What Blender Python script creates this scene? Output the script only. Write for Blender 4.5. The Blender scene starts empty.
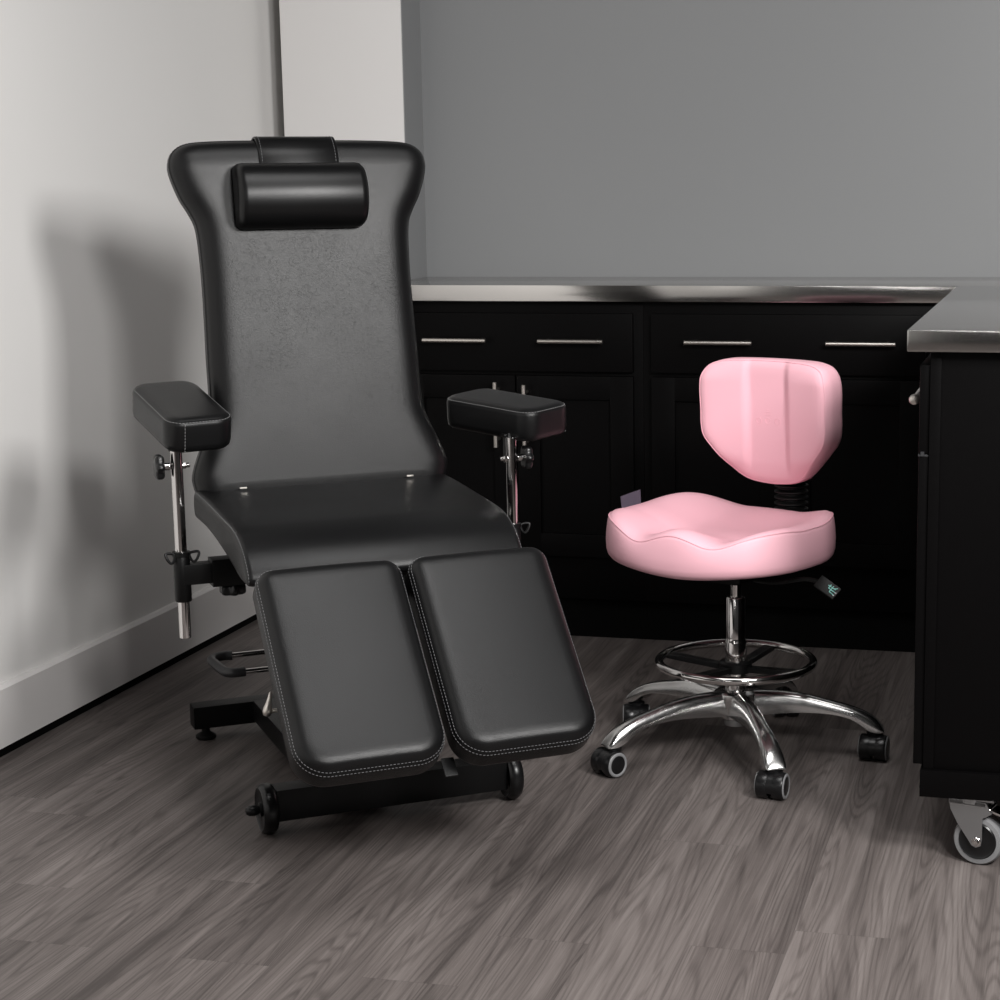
import bpy, bmesh, math, random
from mathutils import Vector, Matrix
random.seed(7)
sc = bpy.context.scene
COL = sc.collection
PI = math.pi
R = math.radians

# ------------------------------------------------------------------ materials
def new_mat(name):
    m = bpy.data.materials.new(name); m.use_nodes = True
    nt = m.node_tree
    b = nt.nodes['Principled BSDF']
    return m, nt, b

def N(nt, typ, **kw):
    n = nt.nodes.new(typ)
    for k, v in kw.items():
        if k in n.inputs: n.inputs[k].default_value = v
        else: setattr(n, k, v)
    return n

def simple(name, col, rough=.5, metal=0., bump=0., bscale=200., spec=.5, coat=0., var=.0):
    m, nt, b = new_mat(name)
    b.inputs['Base Color'].default_value = (*col, 1)
    b.inputs['Roughness'].default_value = rough
    b.inputs['Metallic'].default_value = metal
    b.inputs['Specular IOR Level'].default_value = spec
    b.inputs['Coat Weight'].default_value = coat
    tc = N(nt, 'ShaderNodeTexCoord')
    nz = N(nt, 'ShaderNodeTexNoise'); nz.inputs['Scale'].default_value = bscale
    nz.inputs['Detail'].default_value = 4
    nt.links.new(tc.outputs['Object'], nz.inputs['Vector'])
    mr = N(nt, 'ShaderNodeMapRange')
    mr.inputs['To Min'].default_value = max(.02, rough - .04 - var); mr.inputs['To Max'].default_value = rough + .04 + var
    nt.links.new(nz.outputs['Fac'], mr.inputs['Value'])
    nt.links.new(mr.outputs['Result'], b.inputs['Roughness'])
    if bump:
        bp = N(nt, 'ShaderNodeBump'); bp.inputs['Strength'].default_value = bump; bp.inputs['Distance'].default_value = .001
        nt.links.new(nz.outputs['Fac'], bp.inputs['Height']); nt.links.new(bp.outputs['Normal'], b.inputs['Normal'])
    return m

def leather(name, col, rough, wr=.35, grain=.25, spec=.5):
    m, nt, b = new_mat(name)
    b.inputs['Base Color'].default_value = (*col, 1)
    b.inputs['Specular IOR Level'].default_value = spec
    tc = N(nt, 'ShaderNodeTexCoord')
    # fine grain
    v = N(nt, 'ShaderNodeTexVoronoi'); v.inputs['Scale'].default_value = 900
    nt.links.new(tc.outputs['Object'], v.inputs['Vector'])
    # soft creases: ridged, distorted noise
    w = N(nt, 'ShaderNodeTexNoise'); w.inputs['Scale'].default_value = 34; w.inputs['Detail'].default_value = 5
    w.inputs['Distortion'].default_value = 1.6
    nt.links.new(tc.outputs['Object'], w.inputs['Vector'])
    s = N(nt, 'ShaderNodeMath', operation='SUBTRACT'); s.inputs[1].default_value = .5
    nt.links.new(w.outputs['Fac'], s.inputs[0])
    a = N(nt, 'ShaderNodeMath', operation='ABSOLUTE'); nt.links.new(s.outputs[0], a.inputs[0])
    mr = N(nt, 'ShaderNodeMapRange', interpolation_type='SMOOTHSTEP'); mr.inputs['From Max'].default_value = .016
    nt.links.new(a.outputs[0], mr.inputs['Value'])
    # big soft blotches decide where the creases show
    g = N(nt, 'ShaderNodeTexNoise'); g.inputs['Scale'].default_value = 5; g.inputs['Detail'].default_value = 2
    nt.links.new(tc.outputs['Object'], g.inputs['Vector'])
    gm = N(nt, 'ShaderNodeMapRange'); gm.inputs['From Min'].default_value = .2; gm.inputs['From Max'].default_value = .6
    gm.inputs['To Max'].default_value = wr
    nt.links.new(g.outputs['Fac'], gm.inputs['Value'])
    b1 = N(nt, 'ShaderNodeBump'); b1.inputs['Distance'].default_value = .0008
    nt.links.new(gm.outputs['Result'], b1.inputs['Strength'])
    nt.links.new(mr.outputs['Result'], b1.inputs['Height'])
    b2 = N(nt, 'ShaderNodeBump'); b2.inputs['Strength'].default_value = grain; b2.inputs['Distance'].default_value = .0004
    nt.links.new(v.outputs['Distance'], b2.inputs['Height']); nt.links.new(b1.outputs['Normal'], b2.inputs['Normal'])
    nt.links.new(b2.outputs['Normal'], b.inputs['Normal'])
    rr = N(nt, 'ShaderNodeMapRange'); rr.inputs['To Min'].default_value = rough - .05; rr.inputs['To Max'].default_value = rough + .05
    nt.links.new(g.outputs['Fac'], rr.inputs['Value']); nt.links.new(rr.outputs['Result'], b.inputs['Roughness'])
    return m

def wall_mat(name, col, rough, spec=.3, col2=None):
    m, nt, b = new_mat(name)
    tc = N(nt, 'ShaderNodeTexCoord')
    nz = N(nt, 'ShaderNodeTexNoise'); nz.inputs['Scale'].default_value = 160; nz.inputs['Detail'].default_value = 3
    nt.links.new(tc.outputs['Object'], nz.inputs['Vector'])
    n2 = N(nt, 'ShaderNodeTexNoise'); n2.inputs['Scale'].default_value = 1.2
    nt.links.new(tc.outputs['Object'], n2.inputs['Vector'])
    cr = N(nt, 'ShaderNodeValToRGB')
    cr.color_ramp.elements[0].color = (*[c * .97 for c in col], 1); cr.color_ramp.elements[1].color = (*[min(1, c * 1.03) for c in col], 1)
    nt.links.new(n2.outputs['Fac'], cr.inputs['Fac']); nt.links.new(cr.outputs['Color'], b.inputs['Base Color'])
    bp = N(nt, 'ShaderNodeBump'); bp.inputs['Strength'].default_value = .05; bp.inputs['Distance'].default_value = .0005
    nt.links.new(nz.outputs['Fac'], bp.inputs['Height']); nt.links.new(bp.outputs['Normal'], b.inputs['Normal'])
    b.inputs['Roughness'].default_value = rough; b.inputs['Specular IOR Level'].default_value = spec
    return m

def steel_mat(name, col=(.62, .60, .58), rough=.14, stretch=(2, 300, 300), bump=.0):
    m, nt, b = new_mat(name)
    b.inputs['Metallic'].default_value = 1; b.inputs['Base Color'].default_value = (*col, 1)
    tc = N(nt, 'ShaderNodeTexCoord'); mp = N(nt, 'ShaderNodeMapping'); mp.inputs['Scale'].default_value = stretch
    nt.links.new(tc.outputs['Object'], mp.inputs['Vector'])
    nz = N(nt, 'ShaderNodeTexNoise'); nz.inputs['Scale'].default_value = 1; nz.inputs['Detail'].default_value = 4
    nt.links.new(mp.outputs['Vector'], nz.inputs['Vector'])
    mr = N(nt, 'ShaderNodeMapRange'); mr.inputs['To Min'].default_value = rough - .03; mr.inputs['To Max'].default_value = rough + .03
    nt.links.new(nz.outputs['Fac'], mr.inputs['Value']); nt.links.new(mr.outputs['Result'], b.inputs['Roughness'])
    bp = N(nt, 'ShaderNodeBump'); bp.inputs['Strength'].default_value = bump; bp.inputs['Distance'].default_value = .0003
    nt.links.new(nz.outputs['Fac'], bp.inputs['Height']); nt.links.new(bp.outputs['Normal'], b.inputs['Normal'])
    return m

def floor_mat():
    m, nt, b = new_mat('grey_oak_planks')
    L = nt.links.new
    tc = N(nt, 'ShaderNodeTexCoord'); sp = N(nt, 'ShaderNodeSeparateXYZ'); L(tc.outputs['Object'], sp.inputs[0])
    def mth(op, a, bv=None, c=None):
        n = N(nt, 'ShaderNodeMath', operation=op)
        for i, x in enumerate((a, bv, c)):
            if x is None: continue
            if isinstance(x, (int, float)): n.inputs[i].default_value = x
            else: L(x, n.inputs[i])
        return n.outputs[0]
    W, LEN = .152, 1.22
    xs = mth('DIVIDE', mth('ADD', sp.outputs['X'], .252 + W * 40), W)
    row = mth('FLOOR', xs); xf = mth('FRACT', xs)
    wn = N(nt, 'ShaderNodeTexWhiteNoise', noise_dimensions='1D'); L(row, wn.inputs['W'])
    ys = mth('ADD', mth('DIVIDE', sp.outputs['Y'], LEN), mth('MULTIPLY', wn.outputs['Value'], 7.3))
    seg = mth('FLOOR', ys); yf = mth('FRACT', ys)
    idv = N(nt, 'ShaderNodeCombineXYZ'); L(row, idv.inputs[0]); L(seg, idv.inputs[1])
    w2 = N(nt, 'ShaderNodeTexWhiteNoise', noise_dimensions='3D'); L(idv.outputs[0], w2.inputs['Vector'])
    # grain coordinates, shifted per plank
    off = N(nt, 'ShaderNodeVectorMath', operation='SCALE'); L(w2.outputs['Color'], off.inputs[0]); off.inputs['Scale'].default_value = 37
    add = N(nt, 'ShaderNodeVectorMath', operation='ADD'); L(tc.outputs['Object'], add.inputs[0]); L(off.outputs[0], add.inputs[1])
    def noise(scale3, detail, dist=0., rough=.6):
        mp = N(nt, 'ShaderNodeMapping'); mp.inputs['Scale'].default_value = scale3; L(add.outputs[0], mp.inputs['Vector'])
        nz = N(nt, 'ShaderNodeTexNoise'); nz.inputs['Scale'].default_value = 1; nz.inputs['Detail'].default_value = detail
        nz.inputs['Distortion'].default_value = dist; nz.inputs['Roughness'].default_value = rough
        L(mp.outputs[0], nz.inputs['Vector']); return nz.outputs['Fac']
    broad = noise((16, 1.3, 1), 2, .4)
    fine = noise((300, 6.5, 1), 5, .15, .68)
    mid = noise((70, 2.6, 1), 3, .3)
    # cathedral figure: contour lines of a smooth stretched field
    field = noise((13, .75, 1), 1.5, .35, .45)
    rings = mth('FRACT', mth('MULTIPLY', field, 24))
    ringd = mth('ABSOLUTE', mth('SUBTRACT', rings, .5))
    ringm = N(nt, 'ShaderNodeMapRange', interpolation_type='SMOOTHSTEP'); ringm.inputs['From Min'].default_value = .18; ringm.inputs['From Max'].default_value = .5
    L(ringd, ringm.inputs['Value'])
    strip = noise((38, .8, 1), 1, .15, .3)
    v = mth('ADD', mth('MULTIPLY', broad, .40), mth('MULTIPLY', fine, .44))
    v = mth('ADD', v, mth('ADD', mth('MULTIPLY', mid, .20), mth('MULTIPLY', mth('SUBTRACT', strip, .5), .42)))
    v = mth('SUBTRACT', v, mth('MULTIPLY', mth('MULTIPLY', ringm.outputs[0], mid), .24))
    v = mth('ADD', v, mth('MULTIPLY', mth('SUBTRACT', w2.outputs['Value'], .5), .12))
    cr = N(nt, 'ShaderNodeValToRGB'); L(v, cr.inputs['Fac'])
    e = cr.color_ramp.elements
    e[0].position = .27; e[0].color = FLOOR_D
    e[1].position = .74; e[1].color = FLOOR_L
    k = cr.color_ramp.elements.new(.5); k.color = FLOOR_M
    # seams
    sx = mth('LESS_THAN', mth('MINIMUM', xf, mth('SUBTRACT', 1., xf)), .004)
    sy = mth('LESS_THAN', mth('MINIMUM', yf, mth('SUBTRACT', 1., yf)), .0007)
    seam = mth('MAXIMUM', sx, sy)
    mix = N(nt, 'ShaderNodeMix', data_type='RGBA'); L(mth('MULTIPLY', seam, .22), mix.inputs['Factor'])
    L(cr.outputs['Color'], mix.inputs['A']); mix.inputs['B'].default_value = (.03, .026, .025, 1)
    L(mix.outputs['Result'], b.inputs['Base Color'])
    b.inputs['Specular IOR Level'].default_value = .3
    mr = N(nt, 'ShaderNodeMapRange'); mr.inputs['To Min'].default_value = .62; mr.inputs['To Max'].default_value = .46
    L(fine, mr.inputs['Value']); L(mr.outputs['Result'], b.inputs['Roughness'])
    bp = N(nt, 'ShaderNodeBump'); bp.inputs['Strength'].default_value = .12; bp.inputs['Distance'].default_value = .0006
    L(fine, bp.inputs['Height']); L(bp.outputs['Normal'], b.inputs['Normal'])
    return m

FLOOR_D = (.058, .049, .046, 1); FLOOR_M = (.120, .103, .097, 1); FLOOR_L = (.195, .172, .163, 1)
M = {
 'floor': floor_mat(),
 'wall_white': wall_mat('white_wall_paint', (.76, .75, .735), .55, .25),
 'pillar': wall_mat('white_pillar_paint', (.74, .725, .715), .6, .25),
 'wall_grey': wall_mat('grey_wall_paint', (.235, .24, .245), .38, .35),
 'trim': wall_mat('white_trim_paint', (.72, .70, .69), .42, .35),
 'leather': leather('black_vinyl', (.0042, .0042, .0045), .36, .13, .34, .30),
 'leather_gloss': leather('black_vinyl_gloss', (.0035, .0035, .0037), .34, .06, .16, .30),
 'stitch': simple('grey_thread', (.14, .14, .145), .7),
 'stitch_light': simple('light_grey_thread', (.24, .24, .24), .6),
 'pink': leather('pink_vinyl', (.84, .465, .535), .50, .04, .10, .30),
 'pink_seam': simple('pink_seam', (.82, .44, .51), .6),
 'chrome': simple('chrome', (.66, .64, .63), .10, 1, bscale=40),
 'alu': simple('polished_aluminium', (.62, .615, .61), .21, 1, bscale=60, var=.03),
 'brushed': simple('satin_nickel', (.72, .68, .63), .30, 1, bscale=80),
 'zinc': simple('zinc_plate', (.42, .43, .44), .38, 1, bscale=60),
 'black_metal': simple('black_powder_coat', (.0030, .0030, .0032), .42, 0, .2, 500, spec=.22),
 'black_plastic': simple('black_plastic', (.005, .005, .0055), .30, 0, .05, 300, spec=.4),
 'rubber': simple('black_rubber', (.006, .006, .006), .55, spec=.3),
 'foam': simple('black_foam_grip', (.022, .022, .024), .42),
 'grey_rubber': simple('grey_rubber', (.20, .20, .205), .45),
 'cabinet': simple('black_lacquer', (.0018, .0016, .0017), .40, 0, .06, 90, spec=.08),
 'shadow': simple('gap_shade_black', (.0018, .0018, .0018), .8, spec=.1),  # painted shade for the gap under the baseboard; toe kicks share this black
 'steel': steel_mat('brushed_steel'),
 'steel_y': steel_mat('brushed_steel_cart', stretch=(300, 2, 300)),
 'tag': simple('grey_fabric_tag', (.12, .11, .15), .6),
 'teal': simple('teal_print', (.25, .58, .52), .5),
 'white_print': simple('white_print', (.6, .6, .62), .5),
}

# ------------------------------------------------------------------ mesh helpers
def link(name, bm, mat, parent=None, sharp=35, loc=None, rot=None):
    me = bpy.data.meshes.new(name)
    bmesh.ops.recalc_face_normals(bm, faces=bm.faces)
    bm.to_mesh(me); bm.free()
    me.polygons.foreach_set('use_smooth', [True] * len(me.polygons))
    me.set_sharp_from_angle(angle=R(sharp))
    me.materials.append(M[mat] if isinstance(mat, str) else mat)
    o = bpy.data.objects.new(name, me); COL.objects.link(o)
    if parent: o.parent = parent
    if loc: o.location = loc
    if rot: o.rotation_euler = rot
    return o

def thing(name, label, cat, loc=(0, 0, 0), rz=0, group=None):
    o = bpy.data.objects.new(name, None); COL.objects.link(o)
    o.location = loc; o.rotation_euler = (0, 0, rz); o.empty_display_size = .05
    o['label'] = label; o['category'] = cat
    if group: o['group'] = group
    return o

def join(dst, src, mtx=None):
    if mtx is not None: bmesh.ops.transform(src, matrix=mtx, verts=src.verts)
    mp = {}
    for v in src.verts: mp[v] = dst.verts.new(v.co)
    for f in src.faces:
        try: dst.faces.new([mp[v] for v in f.verts])
        except ValueError: pass
    src.free()

def box(bm, c, s, bev=0., mtx=None, seg=2):
    b = bmesh.new(); bmesh.ops.create_cube(b, size=1)
    for v in b.verts: v.co = Vector((v.co.x * s[0], v.co.y * s[1], v.co.z * s[2]))
    if bev: bmesh.ops.bevel(b, geom=list(b.edges), offset=bev, segments=seg, profile=.7, affect='EDGES')
    T = Matrix.Translation(c)
    if mtx is not None: T = T @ mtx
    join(bm, b, T)

def boxr(bm, x0, x1, y0, y1, z0, z1, bev=0.):
    box(bm, ((x0 + x1) / 2, (y0 + y1) / 2, (z0 + z1) / 2), (x1 - x0, y1 - y0, z1 - z0), bev)

def frame_of(d):
    d = Vector(d).normalized()
    u = Vector((0, 0, 1)) if abs(d.z) < .9 else Vector((1, 0, 0))
    a = d.cross(u).normalized(); return a, d.cross(a).normalized()

def lathe(bm, p, d, prof, seg=32):
    """prof: list of (radius, distance along d)"""
    p = Vector(p); d = Vector(d).normalized(); a, c = frame_of(d)
    rings = []
    for r, h in prof:
        rings.append([bm.verts.new(p + d * h + (a * math.cos(2 * PI * k / seg) + c * math.sin(2 * PI * k / seg)) * max(r, 1e-5)) for k in range(seg)])
    for i in range(len(rings) - 1):
        for k in range(seg):
            bm.faces.new((rings[i][k], rings[i][(k + 1) % seg], rings[i + 1][(k + 1) % seg], rings[i + 1][k]))
    bm.faces.new(rings[0]); bm.faces.new(list(reversed(rings[-1])))

def cyl(bm, p0, p1, r, seg=24, bev=.001):
    p0 = Vector(p0); p1 = Vector(p1); L = (p1 - p0).length
    bev = min(bev, r * .4, L * .4)
    lathe(bm, p0, p1 - p0, [(r - bev, 0), (r, bev), (r, L - bev), (r - bev, L)], seg)

def catmull(pts, n, closed=False):
    P = [Vector(p) for p in pts]; out = []; m = len(P)
    rng = m if closed else m - 1
    for i in range(rng):
        g = (lambda k: P[k % m]) if closed else (lambda k: P[min(max(k, 0), m - 1)])
        a, b, c, d = g(i - 1), g(i), g(i + 1), g(i + 2)
        for k in range(n):
            t = k / n
            out.append(.5 * ((2 * b) + (c - a) * t + (2 * a - 5 * b + 4 * c - d) * t * t + (3 * b - a - 3 * c + d) * t ** 3))
    if not closed: out.append(P[-1])
    return out

def tube(bm, pts, r, seg=14, closed=False):
    pts = [Vector(p) for p in pts]; n = len(pts); rings = []
    prev = None
    for i in range(n):
        if closed: d = pts[(i + 1) % n] - pts[i - 1]
        else: d = pts[min(i + 1, n - 1)] - pts[max(i - 1, 0)]
        d.normalize()
        if prev is None: a, c = frame_of(d)
        else:
            a = prev - d * prev.dot(d); a.normalize(); c = d.cross(a)
        prev = a
        rr = r(i / (n - 1)) if callable(r) else r
        rings.append([bm.verts.new(pts[i] + (a * math.cos(2 * PI * k / seg) + c * math.sin(2 * PI * k / seg)) * rr) for k in range(seg)])
    for i in range(n if closed else n - 1):
        A, B = rings[i], rings[(i + 1) % n]
        sh = 0
        if closed and i == n - 1:
            sh = min(range(seg), key=lambda s: (A[0].co - B[s].co).length)
        for k in range(seg):
            bm.faces.new((A[k], A[(k + 1) % seg], B[(k + 1 + sh) % seg], B[(k + sh) % seg]))
    if not closed:
        bm.faces.new(rings[0]); bm.faces.new(list(reversed(rings[-1])))

def resample(poly, n):
    P = [Vector((p[0], p[1])) for p in poly]; m = len(P)
    L = [(P[(i + 1) % m] - P[i]).length for i in range(m)]; tot = sum(L); out = []
    i = 0; acc = 0
    for k in range(n):
        t = tot * k / n
        while acc + L[i] < t - 1e-12: acc += L[i]; i += 1
        out.append(P[i].lerp(P[(i + 1) % m], (t - acc) / L[i]))
    return out

def ccw(P):
    A = sum(P[i - 1].x * P[i].y - P[i].x * P[i - 1].y for i in range(len(P)))
    return P if A > 0 else list(reversed(P))

def rrect(w, h, r, n=8):
    out = []
    for cx, cy, a0 in ((w / 2 - r, h / 2 - r, 0), (-w / 2 + r, h / 2 - r, 90), (-w / 2 + r, -h / 2 + r, 180), (w / 2 - r, -h / 2 + r, 270)):
        for k in range(n + 1):
            a = R(a0 + 90 * k / n); out.append((cx + r * math.cos(a), cy + r * math.sin(a)))
    return out

def normals2(P):
    n = len(P); out = []
    for i in range(n):
        t = (P[(i + 1) % n] - P[i - 1]).normalized()
        out.append(Vector((t.y, -t.x)))
    return out   # outward for ccw

def inset_loop(P, nr, d):
    return [p - q * d for p, q in zip(P, nr)]

def slab(bm, outline, prof, fmap, n=120, rings=8, back_rings=1, spine=None):
    """outline 2-D; prof = [(inset, height)...] from the back face to the front face; fmap(x, y, h)->xyz"""
    P = ccw(resample(outline, n)); nr = normals2(P)
    mx = max(i for i, _ in prof)
    for it in range(400):
        if it >= 2 and all(((P[(i + 1) % n] - nr[(i + 1) % n] * mx) - (P[i] - nr[i] * mx)).dot(P[(i + 1) % n] - P[i]) > .12 * (P[(i + 1) % n] - P[i]).length_squared for i in range(n)): break
        nr = [((nr[i - 1] + nr[i] * 2 + nr[(i + 1) % n]).normalized()) for i in range(n)]
    loops = [(inset_loop(P, nr, ins), h) for ins, h in prof]
    def cap(lp, h, cnt):
        cx = sum((p for p in lp), Vector((0, 0))) / n; out = []
        for k in range(1, cnt):
            s = 1 - k / cnt
            tg = [Vector((0, min(max(p.y, spine[0]), spine[1]))) if spine else cx for p in lp]
            out.append(([q + (p - q) * s for p, q in zip(lp, tg)], h))
        return out, (cx, h)
    back, bc = cap(*loops[0], back_rings); front, fc = cap(*loops[-1], rings)
    allL = list(reversed(back)) + loops + front
    V = [[bm.verts.new(fmap(p.x, p.y, h)) for p in lp] for lp, h in allL]
    for i in range(len(V) - 1):
        for k in range(n):
            bm.faces.new((V[i][k], V[i][(k + 1) % n], V[i + 1][(k + 1) % n], V[i + 1][k]))
    for ring, (c, h), lp in ((V[0], bc, allL[0][0]), (V[-1], fc, allL[-1][0])):
        if spine:
            tg = [bm.verts.new(fmap(0, min(max(p.y, spine[0]), spine[1]), h)) for p in lp]
            for k in range(n): bm.faces.new((ring[k], ring[(k + 1) % n], tg[(k + 1) % n], tg[k]))
            bmesh.ops.remove_doubles(bm, verts=tg, dist=1e-5)
            continue
        cv = bm.verts.new(fmap(c.x, c.y, h))
        for k in range(n): bm.faces.new((ring[k], ring[(k + 1) % n], cv))
    return P, nr

def stitches(bm, pts, nrm, step=.0062, L=.0040, w=.0009, closed=True):
    """dashes of thread laid along a 3-D polyline, raised along nrm"""
    n = len(pts); segs = n if closed else n - 1
    d = 0; nxt = 0
    for i in range(segs):
        a = pts[i]; b = pts[(i + 1) % n]; s = (b - a).length
        while nxt < d + s:
            t = (nxt - d) / s; p = a.lerp(b, t); dr = (b - a).normalized()
            up = nrm[i].normalized(); sd = dr.cross(up).normalized()
            q = []
            for (u, v_, h) in ((-.5, -.5, 0), (.5, -.5, 0), (.5, .5, 0), (-.5, .5, 0), (-.4, -.4, 1), (.4, -.4, 1), (.4, .4, 1), (-.4, .4, 1)):
                q.append(bm.verts.new(p + dr * u * L + sd * v_ * w + up * (h * .0007 - .0001)))
            for f in ((4, 5, 6, 7), (0, 1, 5, 4), (1, 2, 6, 5), (2, 3, 7, 6), (3, 0, 4, 7)): bm.faces.new([q[j] for j in f])
            nxt += step
        d += s

def slab_stitch(bm, P, nr, ins, h, fmap, extra=.004, **kw):
    lp = inset_loop(P, nr, ins); pts = [Vector(fmap(p.x, p.y, h)) for p in lp]
    nn = []
    for p, q in zip(lp, nr):
        o = Vector(fmap(p.x, p.y, h)); t = Vector(fmap(p.x + q.x * .7 * extra, p.y + q.y * .7 * extra, h + .7 * extra)); nn.append(t - o)
    stitches(bm, pts, nn, **kw)

def sstep(a, b, x):
    t = min(max((x - a) / (b - a), 0), 1); return t * t * (3 - 2 * t)

def star_knob(bm, p, d, r=.021, t=.018, lobes=6):
    p = Vector(p); d = Vector(d).normalized(); a, c = frame_of(d)
    n = lobes * 8
    loops = []
    for ins, h in ((.004, 0), (.0015, .002), (0, .005), (0, t - .005), (.0015, t - .002), (.005, t)):
        loops.append([bm.verts.new(p + d * h + (a * math.cos(2 * PI * k / n) + c * math.sin(2 * PI * k / n)) * ((r - ins) * (1 + .13 * math.cos(lobes * 2 * PI * k / n)))) for k in range(n)])
    for i in range(len(loops) - 1):
        for k in range(n): bm.faces.new((loops[i][k], loops[i][(k + 1) % n], loops[i + 1][(k + 1) % n], loops[i + 1][k]))
    bm.faces.new(loops[0]); bm.faces.new(list(reversed(loops[-1])))

# ------------------------------------------------------------------ the setting
def structure(name, bm, mat, label=None):
    o = link(name, bm, mat); o['kind'] = 'structure'
    return o

WX = -2.17
bm = bmesh.new(); boxr(bm, WX, 2.6, -5.0, 5.2, -.1, 0); structure('floor', bm, 'floor')
bm = bmesh.new(); boxr(bm, WX - .12, WX, -5.0, 5.2, -.1, 2.9); structure('wall_left', bm, 'wall_white')
bm = bmesh.new(); boxr(bm, WX, 2.6, 5.0, 5.2, 0, 2.9); structure('wall_back', bm, 'wall_grey')
# white pillar face in front of the grey wall, a narrow dark gap to its left
bm = bmesh.new(); boxr(bm, -2.112, -1.766, 4.853, 5.0, 0, 2.9, .002); structure('trim_1', bm, 'pillar')
bm = bmesh.new(); boxr(bm, -1.766, -1.7635, 4.856, 5.0, 0, 2.9); structure('trim_2', bm, 'wall_grey')
# tall baseboard with a chamfered top and a shadow gap at the floor
bm = bmesh.new()
prof = [(WX, .022), (WX + .018, .022), (WX + .018, .145), (WX + .012, .1515), (WX, .1515)]
va = [bm.verts.new((x, -5.0, z)) for x, z in prof]; vb = [bm.verts.new((x, 5.0, z)) for x, z in prof]
for i in range(5): bm.faces.new((va[i], va[(i + 1) % 5], vb[(i + 1) % 5], vb[i]))
bm.faces.new(va); bm.faces.new(list(reversed(vb)))
structure('baseboard_left', bm, 'trim')
bm = bmesh.new(); boxr(bm, WX, WX + .008, -5.0, 5.0, 0, .022); structure('gap_shade_strip', bm, 'shadow')  # black strip stands in for the shade inside the floor gap

# ------------------------------------------------------------------ treatment chair
CA = R(37)
chair = thing('treatment_chair', 'black padded reclining treatment chair with split leg rest beside the white wall', 'chair', (-1.252, 3.173, 0), CA)

# backrest: outline measured in its own plane (x, height up the plane)
ry, rz = .158, .9874
def fb(x, s, h):  # s along the back, h out of the front face
    hh = h - .060
    # gentle hollow across the back
    return (x + .006, .279 + ry * s - rz * hh, .606 + rz * s + ry * hh)
half = [(.0, .662), (.10, .662), (.18, .660), (.222, .655), (.246, .640), (.2545, .618), (.2525, .594), (.238, .552), (.2225, .524), (.211, .494), (.207, .43), (.207, .36), (.2085, .30), (.210, .24), (.2105, .18), (.2135, .135), (.224, .103), (.238, .070), (.249, .042), (.2545, .020), (.2520, .000), (.246, -.018), (.232, -.036), (.20, -.045), (.10, -.046)]
half = [(x * 1.012, s + .009 * sstep(.3, .6, s)) for x, s in half]
full = [Vector((x, s)) for x, s in half] + [Vector((-x, s)) for x, s in reversed(half) if x > 0]
full2 = catmull([(p.x, p.y, 0) for p in full], 6, True)
BP = [(.008, 0), (.001, .003), (0, .010), (0, .024), (.0008, .0275), (.0020, .0280), (.0026, .0295), (.0045, .0365), (.0085, .0435), (.014, .0490), (.021, .0535), (.030, .0570), (.040, .0590), (.052, .0600)]
bm = bmesh.new(); P, nr = slab(bm, full2, BP, fb, 260, 10, 1, (.03, .60))
backrest = link('backrest', bm, 'leather', chair, 60)
bm = bmesh.new(); slab_stitch(bm, P, nr, .0002, .0225, fb)
link('stitching', bm, 'stitch', backrest)
for x in (-.167, .167):
    bm = bmesh.new(); box(bm, (x, .262, .604), (.014, .005, .003), .001)
    link('zipper_pull', bm, 'brushed', backrest)
# back shell/bracket behind
bm = bmesh.new(); box(bm, (0, .395, .70), (.30, .02, .36), .004, Matrix.Rotation(-math.atan2(ry, rz), 4, 'X'))
box(bm, (0, .345, .52), (.20, .03, .10), .004)
link('back_bracket', bm, 'black_metal', chair)

# headrest bolster with its strap over the top of the back
xc = -.009
def fh(u, v, h):  # u = out of the back, v = up the back, h = across
    s = .555 + v
    b = fb(0, s, .060 + u)
    return (xc - .1305 + h, b[1], b[2])
D = [(0.000, .062), (.018, .0625), (.040, .058), (.058, .045), (.069, .025), (.073, .0), (.069, -.026), (.058, -.046), (.042, -.058), (.020, -.0635), (.000, -.063)]
Dp = catmull([(a, b_, 0) for a, b_ in D], 5) 
HP = [(.016, -.001), (.007, .002), (.0015, .008), (0, .016), (0, .238), (.0015, .246), (.007, .252), (.016, .255)]
bm = bmesh.new(); P, nr = slab(bm, [(p.x, p.y) for p in Dp], HP, fh, 96, 4, 4)
head = link('headrest', bm, 'leather_gloss', chair, 60)
bm = bmesh.new()
pathp = [fb(0, s, h) for s, h in ((.600, .0605), (.620, .0602), (.640, .0570), (.655, .0500), (.668, .040), (.674, .028), (.674, .012), (.669, .000), (.650, -.003), (.50, -.003))]
pp = catmull(pathp, 5); 
for i in range(len(pp)): pass
wa, wb = xc - .074, xc + .084
sec = []
for i, p in enumerate(pp):
    d = (pp[min(i + 1, len(pp) - 1)] - pp[max(i - 1, 0)]).normalized(); nrm = Vector((0, d.z, -d.y))
    if i == 0: nrm = Vector((0, -rz, ry))
    if nrm.dot(p - Vector(fb(0, .5, .03))) < 0: nrm = -nrm
    sec.append([bm.verts.new((x, p.y + nrm.y * h, p.z + nrm.z * h)) for x, h in ((wa, 0), (wb, 0), (wb, .003), (wb - .0015, .004), (wa + .0015, .004), (wa, .003))])
for i in range(len(sec) - 1):
    for k in range(6): bm.faces.new((sec[i][k], sec[i][(k + 1) % 6], sec[i + 1][(k + 1) % 6], sec[i + 1][k]))
bm.faces.new(sec[0]); bm.faces.new(list(reversed(sec[-1])))
strap = link('strap', bm, 'leather_gloss', head, 60)
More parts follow.
